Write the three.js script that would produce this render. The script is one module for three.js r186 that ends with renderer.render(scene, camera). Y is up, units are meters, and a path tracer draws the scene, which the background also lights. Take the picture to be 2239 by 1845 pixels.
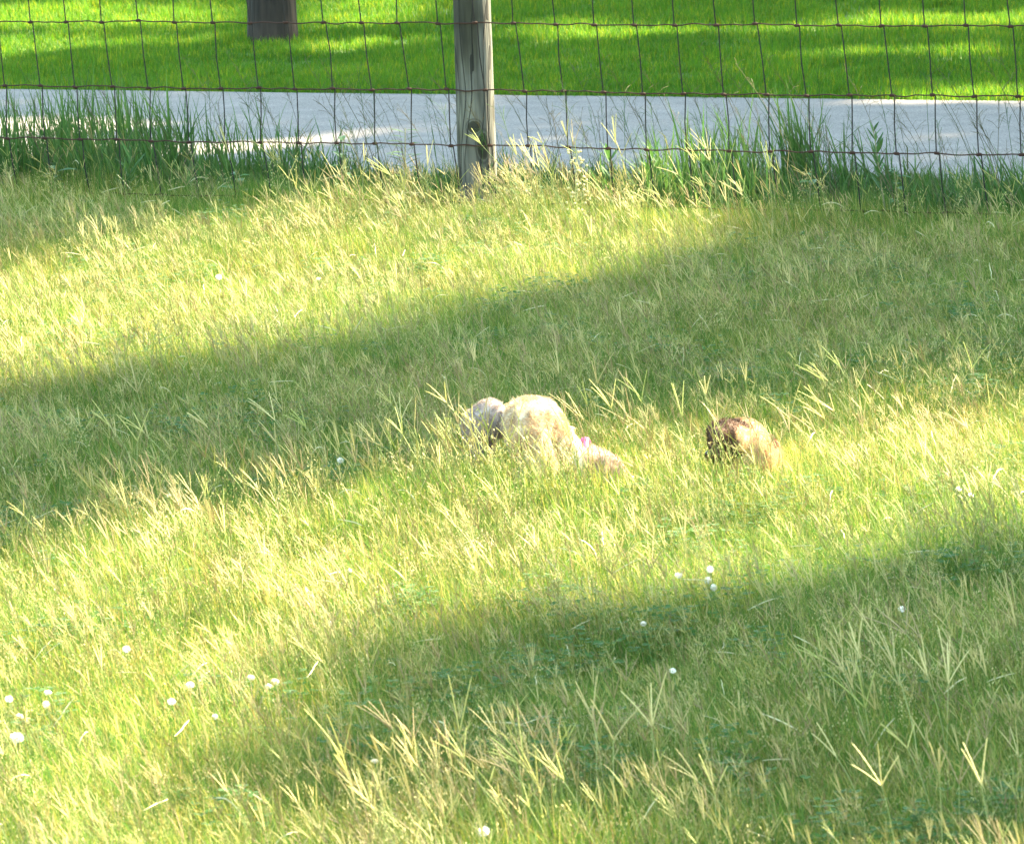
import * as THREE from 'three';
import { MarchingCubes } from 'three/addons/objects/MarchingCubes.js';
import { ImprovedNoise } from 'three/addons/math/ImprovedNoise.js';
import { mergeGeometries } from 'three/addons/utils/BufferGeometryUtils.js';

// ---------------------------------------------------------------- camera, sky, sun, exposure
const W = 2239, H = 1845, D = 2107;               // photograph size; D = width of the working sketch of the shade
const R = Math.PI / 180;
const scene = new THREE.Scene();
const camera = new THREE.PerspectiveCamera(9.14, W / H, 0.1, 2000);
camera.rotation.order = 'YXZ';
camera.position.set(0, 2.2, 0);
camera.rotation.set(-8.385 * R, 0, -2.0 * R);
camera.focus = 17; camera.userData.fStop = 24;
camera.updateMatrixWorld(true); camera.updateProjectionMatrix();
scene.add(camera);

const renderer = new THREE.WebGLRenderer({ antialias: true });
renderer.toneMapping = THREE.LinearToneMapping;
renderer.toneMappingExposure = 11.6;
renderer.shadowMap.enabled = true;
renderer.setSize(1024, 843);

const SUN = new THREE.Vector3(Math.cos(34 * R) * Math.cos(36 * R), Math.sin(34 * R), -Math.cos(34 * R) * Math.sin(36 * R)).normalize(); // low, from the right and behind
{ // clear late-afternoon sky
  const w = 256, h = 128, a = new Float32Array(w * h * 4), v = new THREE.Vector3();
  for (let j = 0; j < h; j++) for (let i = 0; i < w; i++) {
    const el = ((j + 0.5) / h - 0.5) * Math.PI, az = ((i + 0.5) / w - 0.5) * 2 * Math.PI;
    v.set(Math.cos(el) * Math.cos(az), Math.sin(el), Math.cos(el) * Math.sin(az));
    const up = Math.max(0, v.y), t = Math.pow(1 - up, 3.2), c = Math.max(0, v.dot(SUN));
    const glow = 0.5 * Math.pow(c, 6);
    const k = (j * w + i) * 4;
    a[k] = 0.135 + 0.17 * t + glow * 0.5; a[k + 1] = 0.22 + 0.16 * t + glow * 0.44; a[k + 2] = 0.28 + 0.09 * t + glow * 0.33; a[k + 3] = 1;
  }
  const t = new THREE.DataTexture(a, w, h, THREE.RGBAFormat, THREE.FloatType);
  t.mapping = THREE.EquirectangularReflectionMapping; t.magFilter = t.minFilter = THREE.LinearFilter; t.needsUpdate = true;
  scene.background = t; scene.environment = t;
}
const sun = new THREE.DirectionalLight(new THREE.Color(1.0, 0.86, 0.56), 5.0);
sun.position.copy(SUN).multiplyScalar(60).add(new THREE.Vector3(0, 0, -20));
sun.target.position.set(0, 0, -20);
sun.castShadow = true; sun.shadow.radius = 2.4; sun.shadow.mapSize.set(4096, 4096);
Object.assign(sun.shadow.camera, { left: -28, right: 28, top: 28, bottom: -28, near: 1, far: 160 });
scene.add(sun, sun.target);

// ---------------------------------------------------------------- helpers
let seed = 20240611;
const rnd = () => { seed = (seed + 0x6D2B79F5) | 0; let t = Math.imul(seed ^ (seed >>> 15), 1 | seed); t = (t + Math.imul(t ^ (t >>> 7), 61 | t)) ^ t; return ((t ^ (t >>> 14)) >>> 0) / 4294967296; };
const rr = (a, b) => a + (b - a) * rnd();
const gauss = () => (rnd() + rnd() + rnd() + rnd() - 2) * 0.86;
const pick = (l) => l[Math.floor(rnd() * l.length)];
const perlin = new ImprovedNoise();
const noise = (x, y, z = 0) => perlin.noise(x + 31.7, y + 17.3, z + 5.1);
const fbm = (x, y, o = 4) => { let s = 0, a = 0.5; for (let i = 0; i < o; i++) { s += a * noise(x, y, i * 7.7); x *= 2.03; y *= 2.03; a *= 0.5; } return s; };
const V = (x, y, z) => new THREE.Vector3(x, y, z);
const lerp = (a, b, t) => a + (b - a) * t;
const used = {};
const numbered = (n) => { const k = used[n] = (used[n] ?? -1) + 1; return k ? `${n}_${String(k).padStart(3, '0')}` : n; };
// where a sight line of the photograph meets the level height metres above the ground
const fromPhoto = (px, py, height = 0) => {
  const p = V(px / W * 2 - 1, 1 - py / H * 2, 0.5).unproject(camera), d = p.sub(camera.position);
  return camera.position.clone().addScaledVector(d, (height - camera.position.y) / d.y);
};
const toPhoto = (p) => { const q = p.clone().project(camera); return [(q.x + 1) / 2 * W, (1 - q.y) / 2 * H]; };
function tag(o, label, category, group, kind) { Object.assign(o.userData, { label, category }); if (group) o.userData.group = group; if (kind) o.userData.kind = kind; return o; }
function shadow(o) { o.traverse((m) => { if (m.isMesh) m.castShadow = m.receiveShadow = true; }); return o; }
function mesh(name, g, m, parent) { const o = new THREE.Mesh(g, m); o.name = name; o.castShadow = o.receiveShadow = true; parent?.add(o); return o; }
function thing(name, p, label, category, group) { const o = new THREE.Group(); o.name = numbered(name); o.position.copy(p); scene.add(o); return tag(o, label, category, group); }
const rgb = (r, g, b) => new THREE.Color().setRGB(r, g, b);
const std = (c, rough = 0.8, more = {}) => new THREE.MeshStandardMaterial({ color: c, roughness: rough, ...more });
const leafMat = (c, through = 0.4, more = {}) => new THREE.MeshPhysicalMaterial({ color: c, roughness: 0.9, transmission: through, thickness: 0, side: THREE.DoubleSide, specularIntensity: 0.6, ...more });

class Shape { // collects ribbons, tubes and faces
  constructor() { this.p = []; this.c = []; }
  tri(a, b, c, col) { for (const v of [a, b, c]) this.p.push(v.x, v.y, v.z); if (col) for (let i = 0; i < 3; i++) this.c.push(col[0], col[1], col[2]); }
  quad(a, b, c, d, col) { this.tri(a, b, c, col); this.tri(a, c, d, col); }
  ribbon(pts, widths, side, col) { // flat blade along pts
    let pa, pb;
    pts.forEach((q, i) => {
      const s = side.clone().multiplyScalar(widths[i] / 2), a = q.clone().sub(s), b = q.clone().add(s);
      if (i) { if (widths[i] < 1e-4) this.tri(pa, pb, q, col); else this.quad(pa, pb, b, a, col); }
      pa = a; pb = b;
    });
  }
  tube(pts, radii, n, col) {
    let prev;
    pts.forEach((q, i) => {
      const t = (pts[i + 1] ?? q).clone().sub(pts[i - 1] ?? q).normalize();
      const u = V(0, 0, 1).cross(t); if (u.lengthSq() < 1e-4) u.set(1, 0, 0); u.normalize(); const w = t.clone().cross(u);
      const ring = []; for (let k = 0; k < n; k++) { const a = k / n * 2 * Math.PI; ring.push(q.clone().addScaledVector(u, Math.cos(a) * radii[i]).addScaledVector(w, Math.sin(a) * radii[i])); }
      if (prev) for (let k = 0; k < n; k++) this.quad(prev[k], prev[(k + 1) % n], ring[(k + 1) % n], ring[k], col);
      prev = ring;
    });
  }
  build() { const g = new THREE.BufferGeometry(); g.setAttribute('position', new THREE.Float32BufferAttribute(this.p, 3)); if (this.c.length) g.setAttribute('color', new THREE.Float32BufferAttribute(this.c, 3)); g.computeVertexNormals(); return g; }
}
function texture(n, fn, srgb = true, rep) { // fn(u, v) -> [r, g, b] 0..1
  const a = new Uint8Array(n * n * 4);
  for (let j = 0; j < n; j++) for (let i = 0; i < n; i++) { const c = fn(i / n, j / n), k = (j * n + i) * 4; for (let q = 0; q < 3; q++) a[k + q] = Math.max(0, Math.min(255, c[q] * 255)); a[k + 3] = 255; }
  const t = new THREE.DataTexture(a, n, n); t.wrapS = t.wrapT = THREE.RepeatWrapping; t.magFilter = THREE.LinearFilter; t.minFilter = THREE.LinearMipmapLinearFilter; t.generateMipmaps = true;
  if (srgb) t.colorSpace = THREE.SRGBColorSpace; if (rep) t.repeat.set(rep, rep); t.needsUpdate = true; return t;
}

// ---------------------------------------------------------------- layout on the ground
const fenceA = fromPhoto(0, 470), fenceB = fromPhoto(W, 527);
const along = fenceB.clone().sub(fenceA).setY(0).normalize();       // along the fence, to the right and nearer
const away = V(along.z, 0, -along.x); if (away.z > 0) away.negate(); // across it, away from the camera
const fence0 = fenceA.clone().lerp(fenceB, 0.5).setY(0);
const acrossOf = (p) => p.clone().sub(fence0).dot(away);
const alongOf = (p) => p.clone().sub(fence0).dot(along);
const place = (u, v, y = 0) => fence0.clone().addScaledVector(along, u).addScaledVector(away, v).setY(y);
const roadNear = acrossOf(fromPhoto(1300, 412)), roadFar = acrossOf(fromPhoto(1119, 221));
console.log('fence', fence0, 'yaw', Math.atan2(along.z, along.x) / R, 'road', roadNear, roadFar);

// ---------------------------------------------------------------- ground, road, lawn
function sheet(name, u0, u1, v0, v1, y, m, wob = 0, n = 1) {
  const p = [], uv = [], idx = [];
  for (let i = 0; i <= n; i++) {
    const u = lerp(u0, u1, i / n);
    for (const [v, s] of [[v0, 1], [v1, 2]]) { const q = place(u, v + (wob ? wob * (noise(u * 1.7, s * 9) + 0.5 * noise(u * 6, s * 5)) : 0), y); p.push(q.x, q.y, q.z); uv.push(u, v); }
    if (i) { const k = i * 2; idx.push(k - 2, k, k - 1, k - 1, k, k + 1); }
  }
  const g = new THREE.BufferGeometry(); g.setAttribute('position', new THREE.Float32BufferAttribute(p, 3)); g.setAttribute('uv', new THREE.Float32BufferAttribute(uv, 2)); g.setIndex(idx); g.computeVertexNormals();
  m.side = THREE.DoubleSide;
  const o = mesh(name, g, m, scene); o.userData.kind = 'structure'; return o;
}
{
  const soil = texture(512, (u, v) => { const n = fbm(u * 24, v * 24) + 0.5 * (rnd() - 0.5), k = 0.30 + 0.22 * n; return [k * 1.05, k * 1.02, k * 0.55]; }, true, 0.5);
  const ground = new THREE.Mesh(new THREE.CircleGeometry(400, 64).rotateX(-Math.PI / 2), std(rgb(0.55, 0.55, 0.5), 1, { map: soil }));
  const uv = ground.geometry.attributes.uv; for (let i = 0; i < uv.count; i++) uv.setXY(i, uv.getX(i) * 800, uv.getY(i) * 800);
  ground.name = 'ground'; ground.receiveShadow = true; ground.userData.kind = 'structure'; tag(ground, 'matted soil and dead thatch beneath the grass', 'ground'); scene.add(ground);

  const asphalt = texture(1024, (u, v) => {
    const n = fbm(u * 14, v * 14, 3), g = noise(u * 210, v * 210) + 0.7 * noise(u * 420, v * 420, 3), f = rnd();
    const k = 0.64 + 0.10 * n + 0.15 * g + (f - 0.5) * 0.16; return [k, k * 0.985, k * 0.965];
  }, true, 0.42);
  const grit = texture(512, () => { const k = rnd(); return [k, k, k]; }, false, 0.9);
  const road = sheet('road', -45, 45, roadNear, roadFar, 0.03, std(rgb(0.51, 0.45, 0.455), 0.95, { map: asphalt, bumpMap: grit, bumpScale: 0.004 }), 0.02, 220);
  tag(road, 'narrow light grey road of worn asphalt running behind the wire fence', 'road');
  // the road's edge has a thickness
  const edge = std(rgb(0.25, 0.25, 0.25), 1, { side: THREE.DoubleSide });
  for (const [v, s] of [[roadNear, 1], [roadFar, 2]]) {
    const sh = new Shape(); let a;
    for (let i = 0; i <= 220; i++) { const u = lerp(-45, 45, i / 220), b = place(u, v + 0.02 * (noise(u * 1.7, s * 9) + 0.5 * noise(u * 6, s * 5)), 0.03), c = b.clone().setY(-0.03); if (a) sh.quad(a[0], b, c, a[1]); a = [b, c]; }
    mesh('road_edge', sh.build(), edge, road);
  }
  const turf = texture(512, (u, v) => { const n = fbm(u * 30, v * 30) + 0.5 * (rnd() - 0.5), k = 0.36 + 0.2 * n; return [k * 0.86, k * 1.05, k * 0.26]; }, true, 0.6);
  tag(sheet('lawn', -60, 60, roadFar + 0.03, 90, 0.008, std(rgb(0.7, 0.8, 0.5), 1, { map: turf })), 'mown green lawn on the far side of the road', 'lawn');
}

// ---------------------------------------------------------------- where the shade falls (outlines read from the photograph, in sketch units)
const inside = (poly, x, y) => { let r = false; for (let i = 0, j = poly.length - 1; i < poly.length; j = i++) { const [a, b] = poly[i], [c, d] = poly[j]; if ((b > y) !== (d > y) && x < (c - a) * (y - b) / (d - b) + a) r = !r; } return r; };
const shadeOutlines = [
  [[-900, 900], [0, 775], [300, 750], [500, 725], [750, 672], [950, 610], [1150, 575], [1350, 545], [1520, 480], [1600, 425], [2900, 330], [2900, 640], [2107, 715], [1900, 745], [1600, 785], [1300, 815], [1180, 845], [1010, 870], [850, 930], [650, 965], [450, 1000], [200, 1045], [0, 1090], [-900, 1260]],
  [[2900, 980], [2107, 1080], [1800, 1115], [1500, 1180], [1250, 1215], [1050, 1260], [900, 1340], [720, 1440], [640, 1520], [800, 1580], [1000, 1630], [1300, 1660], [1600, 1640], [1900, 1660], [2107, 1690], [2900, 1640]],
  [[-900, 330], [400, 302], [890, 290], [910, 345], [760, 380], [560, 392], [400, 425], [200, 470], [0, 515], [-900, 600]],
  [[520, 286], [760, 262], [940, 246], [1000, 216], [2900, 216], [2900, 415], [1620, 425], [1500, 392], [1300, 372], [1100, 372], [900, 380], [900, 300]],
];
const litLawn = [
  [[-900, -20], [520, -20], [520, 14], [250, 26], [0, 32], [-900, 40]], [[-900, 52], [300, 44], [490, 42], [485, 62], [200, 74], [0, 82], [-900, 90]],
  [[140, 178], [420, 168], [640, 160], [900, 172], [1120, 190], [900, 204], [500, 204], [300, 200], [130, 196]],
  [[610, 42], [760, 34], [930, 36], [930, 54], [760, 62], [610, 66]], [[1000, 26], [1300, 14], [1560, 6], [2300, -12], [2300, 6], [1560, 36], [1200, 44], [1000, 46]],
  [[1500, 196], [1700, 178], [1850, 150], [2107, 128], [2900, 110], [2900, 160], [2107, 166], [1950, 186], [1750, 202], [1500, 208]],
  [[1480, 70], [1800, 66], [2107, 60], [2900, 56], [2900, 70], [1800, 80], [1480, 80]], [[1050, 80], [1400, 76], [1400, 84], [1050, 90]],
  [[640, -30], [930, -30], [930, 10], [640, 20]],
];
const litRoad = [[[-900, 190], [0, 200], [200, 203], [430, 206], [500, 213], [330, 226], [60, 234], [-900, 242]], [[-900, 252], [0, 247], [260, 240], [420, 246], [640, 232], [900, 224], [910, 232], [700, 246], [540, 262], [330, 276], [330, 300], [-900, 320]]];
function canopyDensity(p) { // 0 open sky towards the sun, 1 leaves
  const [px, py] = toPhoto(p), x = px * D / W, y = py * D / W, v = acrossOf(p);
  const wob = 46 * noise(p.x * 1.4, p.z * 0.9) + 26 * noise(p.x * 4, p.z * 3);
  const q = (l) => l.some((o) => inside(o, x + wob, y + wob * 0.35));
  if (p.z > -5.5) return 0.5 + 0.5 * noise(p.x * 0.6, p.z * 0.6) > 0.62 ? 0.8 : 0;
  if (v > roadFar - 0.1) { if (y < -60) return 0.5 + 0.6 * noise(p.x * 0.7, p.z * 0.25) > 0.5 ? 0.8 : 0.15; return q(litLawn) ? 0.002 : 0.85; }
  if (v > roadNear - 0.1) return q(litRoad) ? 0.004 : 0.95;
  const hole = 1.12 + 0.9 * noise(p.x * 3.2, p.z * 1.8, 4) + 0.5 * noise(p.x * 7, p.z * 5, 9);
  if (inside(shadeOutlines[2], x + wob, y)) return Math.min(0.8, 0.62 * hole);
  if (q(shadeOutlines)) return Math.max(0.1, Math.min(1, hole));
  if (y > 1640) return 0.05;
  return 0.004;
}

// ---------------------------------------------------------------- the row of trees beyond the right edge that shades the place
{
  const bark = std(rgb(0.09, 0.075, 0.06), 0.95);
  const green = leafMat(rgb(0.07, 0.13, 0.03), 0.25);
  const sh = new Shape();
  for (let i = 0; i < 14; i++) {
    const c = V(gauss() * 0.13, gauss() * 0.11, gauss() * 0.13), a = V(gauss(), gauss() * 0.6, gauss()).normalize(), b = V(gauss(), gauss(), gauss()).cross(a).normalize();
    const l = rr(0.05, 0.075), w = l * 0.62;
    const tip = c.clone().addScaledVector(a, l), base = c.clone().addScaledVector(a, -l), s1 = c.clone().addScaledVector(b, w), s2 = c.clone().addScaledVector(b, -w).add(V(0, -0.01, 0));
    sh.quad(base, s1, tip, s2);
  }
  const leaves = sh.build();
  const trunks = [V(8.6, 0, -13.5), V(9.4, 0, -19.8), V(8.9, 0, -25.6), V(9.8, 0, -31.4), V(9.0, 0, -37.5), V(9.9, 0, -43)].map((p) => ({ p, at: [] }));
  for (let i = 0; i < 26000; i++) {
    const z = rr(-37, -7), half = 0.097 * -z + 1.9, g = V(rr(-half, half), 0.12, z);
    if (rnd() > canopyDensity(acrossOf(g) > 0.5 ? g : g.clone().add(V(gauss() * 0.1, 0, gauss() * 0.24)))) continue; // ragged crown edges
    const drop = 6.3 + 1.1 * noise(g.x * 0.35, g.z * 0.3, 3) * 2 + gauss() * 0.35;
    const c = g.clone().addScaledVector(SUN, drop / SUN.y);
    let best = trunks[0]; for (const t of trunks) if (Math.abs(t.p.z - c.z) < Math.abs(best.p.z - c.z)) best = t;
    best.at.push(c);
  }
  const words = ['nearest the viewer', 'second from the viewer', 'level with the fence', 'level with the road', 'beside the far lawn', 'farthest away'];
  const M = new THREE.Matrix4(), Q = new THREE.Quaternion(), E = new THREE.Euler(), S = V(1, 1, 1);
  trunks.forEach((t, i) => {
    const o = thing('shade_tree', t.p, `leafy shade tree right of the view, ${words[i]}`, 'tree', 'shade trees right of the field');
    const tr = new Shape();
    const top = V(0.3 * gauss(), 5.0, 0.3 * gauss());
    tr.tube([V(0, -0.1, 0), V(0.02, 0.3, 0), V(0.05, 2.4, 0.05), top], [0.32, 0.24, 0.19, 0.13], 10);
    for (let k = 0; k < 9 && t.at.length; k++) { const e = pick(t.at).clone().sub(t.p), m = top.clone().lerp(e, 0.5).add(V(0, 0.35, 0)), s = V(0.05, rr(3.2, 5), 0.05); tr.tube([s, s.clone().lerp(m, 0.6), m, e], [0.1, 0.07, 0.045, 0.012], 6); }
    mesh('trunk', tr.build(), bark, o);
    if (!t.at.length) return;
    const crown = new THREE.InstancedMesh(leaves, green, t.at.length); crown.name = 'crown'; crown.castShadow = crown.receiveShadow = true; crown.userData.kind = 'stuff';
    t.at.forEach((c, k) => { E.set(rnd() * 6.3, rnd() * 6.3, rnd() * 6.3); const s = rr(0.8, 1.25); M.compose(c.clone().sub(t.p), Q.setFromEuler(E), S.set(s, s, s)); crown.setMatrixAt(k, M); });
    o.add(crown);
  });
}

// ---------------------------------------------------------------- weathered trunk on the lawn
{
  const foot = fromPhoto(597, 100);
  const n = 40, m = 34, p = [], uv = [], idx = [];
  for (let j = 0; j <= m; j++) for (let i = 0; i <= n; i++) {
    const y = -0.08 + j * 0.105, a = i / n * 2 * Math.PI, k = i % n / n * 2 * Math.PI;
    const flare = 0.012 * Math.exp(-Math.max(0, y) * 7);
    const r = 0.136 - 0.006 * y + flare + 0.011 * noise(Math.cos(k) * 2.2, Math.sin(k) * 2.2, y * 0.5) + 0.006 * noise(Math.cos(k) * 7, Math.sin(k) * 7, y * 1.3);
    p.push(Math.cos(a) * r, y, Math.sin(a) * r); uv.push(i / n * 0.86, y);
    if (i && j) { const b = j * (n + 1) + i; idx.push(b, b - 1, b - n - 2, b, b - n - 2, b - n - 1); }
  }
  const g = new THREE.BufferGeometry(); g.setAttribute('position', new THREE.Float32BufferAttribute(p, 3)); g.setAttribute('uv', new THREE.Float32BufferAttribute(uv, 2)); g.setIndex(idx); g.computeVertexNormals();
  const map = texture(512, (u, v) => { const f = fbm(u * 26, v * 3) , q = fbm(u * 7 + 9, v * 4), k = 0.33 + 0.22 * f + 0.2 * q; return [k * 1.04, k * 0.97, k * 0.9]; }, true);
  const bump = texture(512, (u, v) => { const k = 0.5 + 0.7 * fbm(u * 34, v * 3); return [k, k, k]; }, false);
  const o = thing('tree', foot, 'grey brown tree trunk standing on the lawn beyond the road', 'tree');
  mesh('trunk', g, std(rgb(0.24, 0.19, 0.16), 0.95, { map, bumpMap: bump, bumpScale: 0.012, side: THREE.DoubleSide }), o);
  // limbs and crown are above the picture
  const lm = new Shape(); for (let k = 0; k < 7; k++) { const a = k * 0.9 + 0.3, e = V(Math.cos(a) * rr(0.8, 1.4), rr(4.2, 5.4), Math.sin(a) * rr(0.8, 1.4)); lm.tube([V(0, rr(2.9, 3.3), 0), V(e.x * 0.4, 3.9, e.z * 0.4), e], [0.06, 0.045, 0.012], 6); }
  mesh('limbs', lm.build(), std(rgb(0.1, 0.085, 0.07), 0.95), o);
  const lf = new Shape(); for (let i = 0; i < 5000; i++) { const d = V(gauss(), gauss() * 0.8, gauss()).multiplyScalar(0.85), c = d.add(V(0, 4.9, 0)), a = V(gauss(), gauss(), gauss()).normalize(), b = V(gauss(), gauss(), gauss()).cross(a).normalize(); const l = rr(0.035, 0.055); lf.quad(c.clone().addScaledVector(a, -l), c.clone().addScaledVector(b, l * 0.6), c.clone().addScaledVector(a, l), c.clone().addScaledVector(b, -l * 0.6)); }
  mesh('crown', lf.build(), leafMat(rgb(0.07, 0.13, 0.03), 0.25), o);
}

// ---------------------------------------------------------------- fence
{
  const o = thing('woven_wire_fence', fence0, 'rusty woven wire field fence on a weathered wooden post along the road', 'fence');
  const rust = std(rgb(0.034, 0.011, 0.005), 0.95);
  const dark = std(rgb(0.014, 0.010, 0.008), 0.9);
  const heights = [0.105, 0.318, 0.530, 0.782, 1.03, 1.16], slip = [0.072, 0.040, 0.031, 0, -0.02, -0.03];
  const pitch = 0.1685, first = -28, last = 28;
  const at = (u, y, v = -0.075) => place(u, v, y).sub(fence0);
  const sag = (u, k) => 0.006 * noise(u * 0.9, k * 4) + 0.0075 * noise(u * 13, k * 3);
  heights.forEach((y, k) => {
    const sh = new Shape(), pts = []; for (let u = first * pitch - 0.1; u <= last * pitch + 0.1; u += pitch / 9) pts.push(at(u, y + sag(u, k)));
    sh.tube(pts, pts.map(() => 0.0026), 5); mesh('line_wire', sh.build(), rust, o);
  });
  const kn = new Shape(); { const pts = []; for (let i = 0; i <= 6; i++) pts.push(V(-0.013 + i * 0.0043, 0, 0)); kn.tube(pts, [0.002, 0.0055, 0.0064, 0.0058, 0.0064, 0.0055, 0.002], 6); }
  const knot = kn.build(), turn = Math.atan2(-along.z, along.x);
  for (let i = first; i <= last; i++) {
    const u0 = i * pitch + 0.035 + 0.004 * gauss(); let top = 0;
    const sh = new Shape(), knots = [], jog = heights.map((_, k) => slip[k] + 0.005 * gauss() + 0.008 * noise(i * 0.7, k));
    for (let k = 0; k < heights.length; k++) {
      const u = u0 + jog[k], y = heights[k] + sag(u, k); knots.push([u, y]);
      if (k) { const [a, b] = knots[k - 1], e = u + 0.008, s = 0.006 * gauss(); sh.tube([at(a - 0.003, b), at(lerp(a - 0.003, e, 0.5) + s, lerp(b, y, 0.5), -0.077), at(e, y)], [0.0025, 0.0025, 0.0025], 5); }
    }
    sh.tube([at(knots[0][0], knots[0][1]), at(knots[0][0] + 0.022, 0.0)], [0.0025, 0.0025], 5);
    const stay = mesh('stay_wire', sh.build(), dark, o);
    for (const [u, y] of knots) { const q = mesh('knot', knot, rust, stay); q.position.copy(at(u - 0.002, y)); q.rotation.y = turn; q.rotation.z = 0.2 * gauss(); }
  }
  // posts
  const knots = []; for (let i = 0; i < 22; i++) knots.push([rnd(), rnd(), rr(0.012, 0.03), rr(0.018, 0.05)]);
  const ring = (u, v) => { let d = 9; for (const [a, b, c, e] of knots) { const x = Math.abs(u - a), y = Math.abs(v - b); d = Math.min(d, Math.hypot(Math.min(x, 1 - x) / c, Math.min(y, 1 - y) / e)); } return d; };
  const map = texture(1024, (u, v) => {
    const kd = ring(u, v), f = fbm(u * 60, v * 5), q = fbm(u * 9 + 3, v * 3.2), cr = Math.abs(noise(u * 22 + 0.6 * noise(v * 4, u * 6), v * 1.4, 9)), g = fbm(u * 5 + 20, v * 2 + 8);
    let k = 0.62 + 0.3 * f + 0.26 * q; if (cr < 0.04) k *= 0.5;
    const br = Math.max(0, Math.min(1, Math.max(g * 4.5 - 0.1, kd < 1 ? 0.8 : 0))); k *= 1 - 0.38 * br; if (kd < 1.5) k *= kd < 0.75 ? 0.68 : 0.86 + 0.12 * Math.sin(kd * 14);
    return [k * (0.97 - 0.02 * br), k * (0.98 - 0.03 * br), k * (0.96 - 0.16 * br)];
  });
  const bump = texture(1024, (u, v) => { const cr = Math.abs(noise(u * 22 + 0.6 * noise(v * 4, u * 6), v * 1.4, 9)), k = 0.6 + 0.35 * fbm(u * 60, v * 5) - (cr < 0.04 ? 0.4 : 0); return [k, k, k]; }, false);
  const wood = std(rgb(0.30, 0.29, 0.26), 0.95, { map, bumpMap: bump, bumpScale: 0.006 });
  for (const [u, lean] of [[-3.35, -0.01], [alongOf(fromPhoto(1033, 500)), 0.004], [3.4, 0.012]]) {
    const n = 36, m = 30, p = [], uv = [], idx = [], r0 = 0.0755;
    for (let j = 0; j <= m + 1; j++) for (let i = 0; i <= n; i++) {
      const y = -0.15 + Math.min(j, m) * 0.05, a = i / n * 2 * Math.PI, k = i % n / n * 2 * Math.PI;
      let r = j > m ? 0 : r0 - 0.0055 * y + 0.0035 * noise(Math.cos(k) * 2 + u, Math.sin(k) * 2, y * 1.1) + 0.0018 * noise(Math.cos(k) * 9, Math.sin(k) * 9 + u, y * 2);
      p.push(Math.cos(a) * r + lean * y, y, Math.sin(a) * r); uv.push(i / n * 0.48 + u, y * 0.9);
      if (i && j) { const b = j * (n + 1) + i; idx.push(b, b - 1, b - n - 2, b, b - n - 2, b - n - 1); }
    }
    const g = new THREE.BufferGeometry(); g.setAttribute('position', new THREE.Float32BufferAttribute(p, 3)); g.setAttribute('uv', new THREE.Float32BufferAttribute(uv, 2)); g.setIndex(idx); g.computeVertexNormals();
    mesh('post', g, wood, o).position.copy(place(u, 0).sub(fence0));
  }
}

// ---------------------------------------------------------------- dogs
const smin = (a, b, k) => { const h = Math.max(k - Math.abs(a - b), 0) / k; return Math.min(a, b) - h * h * k * 0.25; };
function flesh(bones, box, res, k = 0.03) { // bones: [x,y,z,r, x,y,z,r]; one continuous skin
  const mc = new MarchingCubes(res, new THREE.MeshBasicMaterial(), false, false, 300000), half = (res) / 2;
  const dist = (x, y, z) => {
    let d = 1e9;
    for (const [ax, ay, az, ar, bx, by, bz, br] of bones) {
      const vx = bx - ax, vy = by - ay, vz = bz - az, t = Math.max(0, Math.min(1, ((x - ax) * vx + (y - ay) * vy + (z - az) * vz) / (vx * vx + vy * vy + vz * vz)));
      d = smin(d, Math.hypot(x - ax - vx * t, y - ay - vy * t, z - az - vz * t) - lerp(ar, br, t), k);
    }
    return d;
  };
  const [cx, cy, cz, s] = box;
  for (let z = 0; z < res; z++) for (let y = 0; y < res; y++) for (let x = 0; x < res; x++) mc.field[x + y * res + z * res * res] = -dist(cx + s * (x - half) / half, cy + s * (y - half) / half, cz + s * (z - half) / half);
  mc.isolation = 0; mc.update();
  const n = mc.count, p = new Float32Array(n * 3), q = new Float32Array(n * 3), e = 0.002;
  for (let i = 0; i < n; i++) {
    const X = cx + s * mc.positionArray[i * 3], Y = cy + s * mc.positionArray[i * 3 + 1], Z = cz + s * mc.positionArray[i * 3 + 2];
    p.set([X, Y, Z], i * 3);
    const g = V(dist(X + e, Y, Z) - dist(X - e, Y, Z), dist(X, Y + e, Z) - dist(X, Y - e, Z), dist(X, Y, Z + e) - dist(X, Y, Z - e)).normalize(); q.set([g.x, g.y, g.z], i * 3);
  }
  const g = new THREE.BufferGeometry(); g.setAttribute('position', new THREE.BufferAttribute(p, 3)); g.setAttribute('normal', new THREE.BufferAttribute(q, 3)); return g;
}
function paint(g, fn) { const p = g.attributes.position, c = new Float32Array(p.count * 3); for (let i = 0; i < p.count; i++) c.set(fn(p.getX(i), p.getY(i), p.getZ(i)), i * 3); g.setAttribute('color', new THREE.BufferAttribute(c, 3)); return g; }
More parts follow.
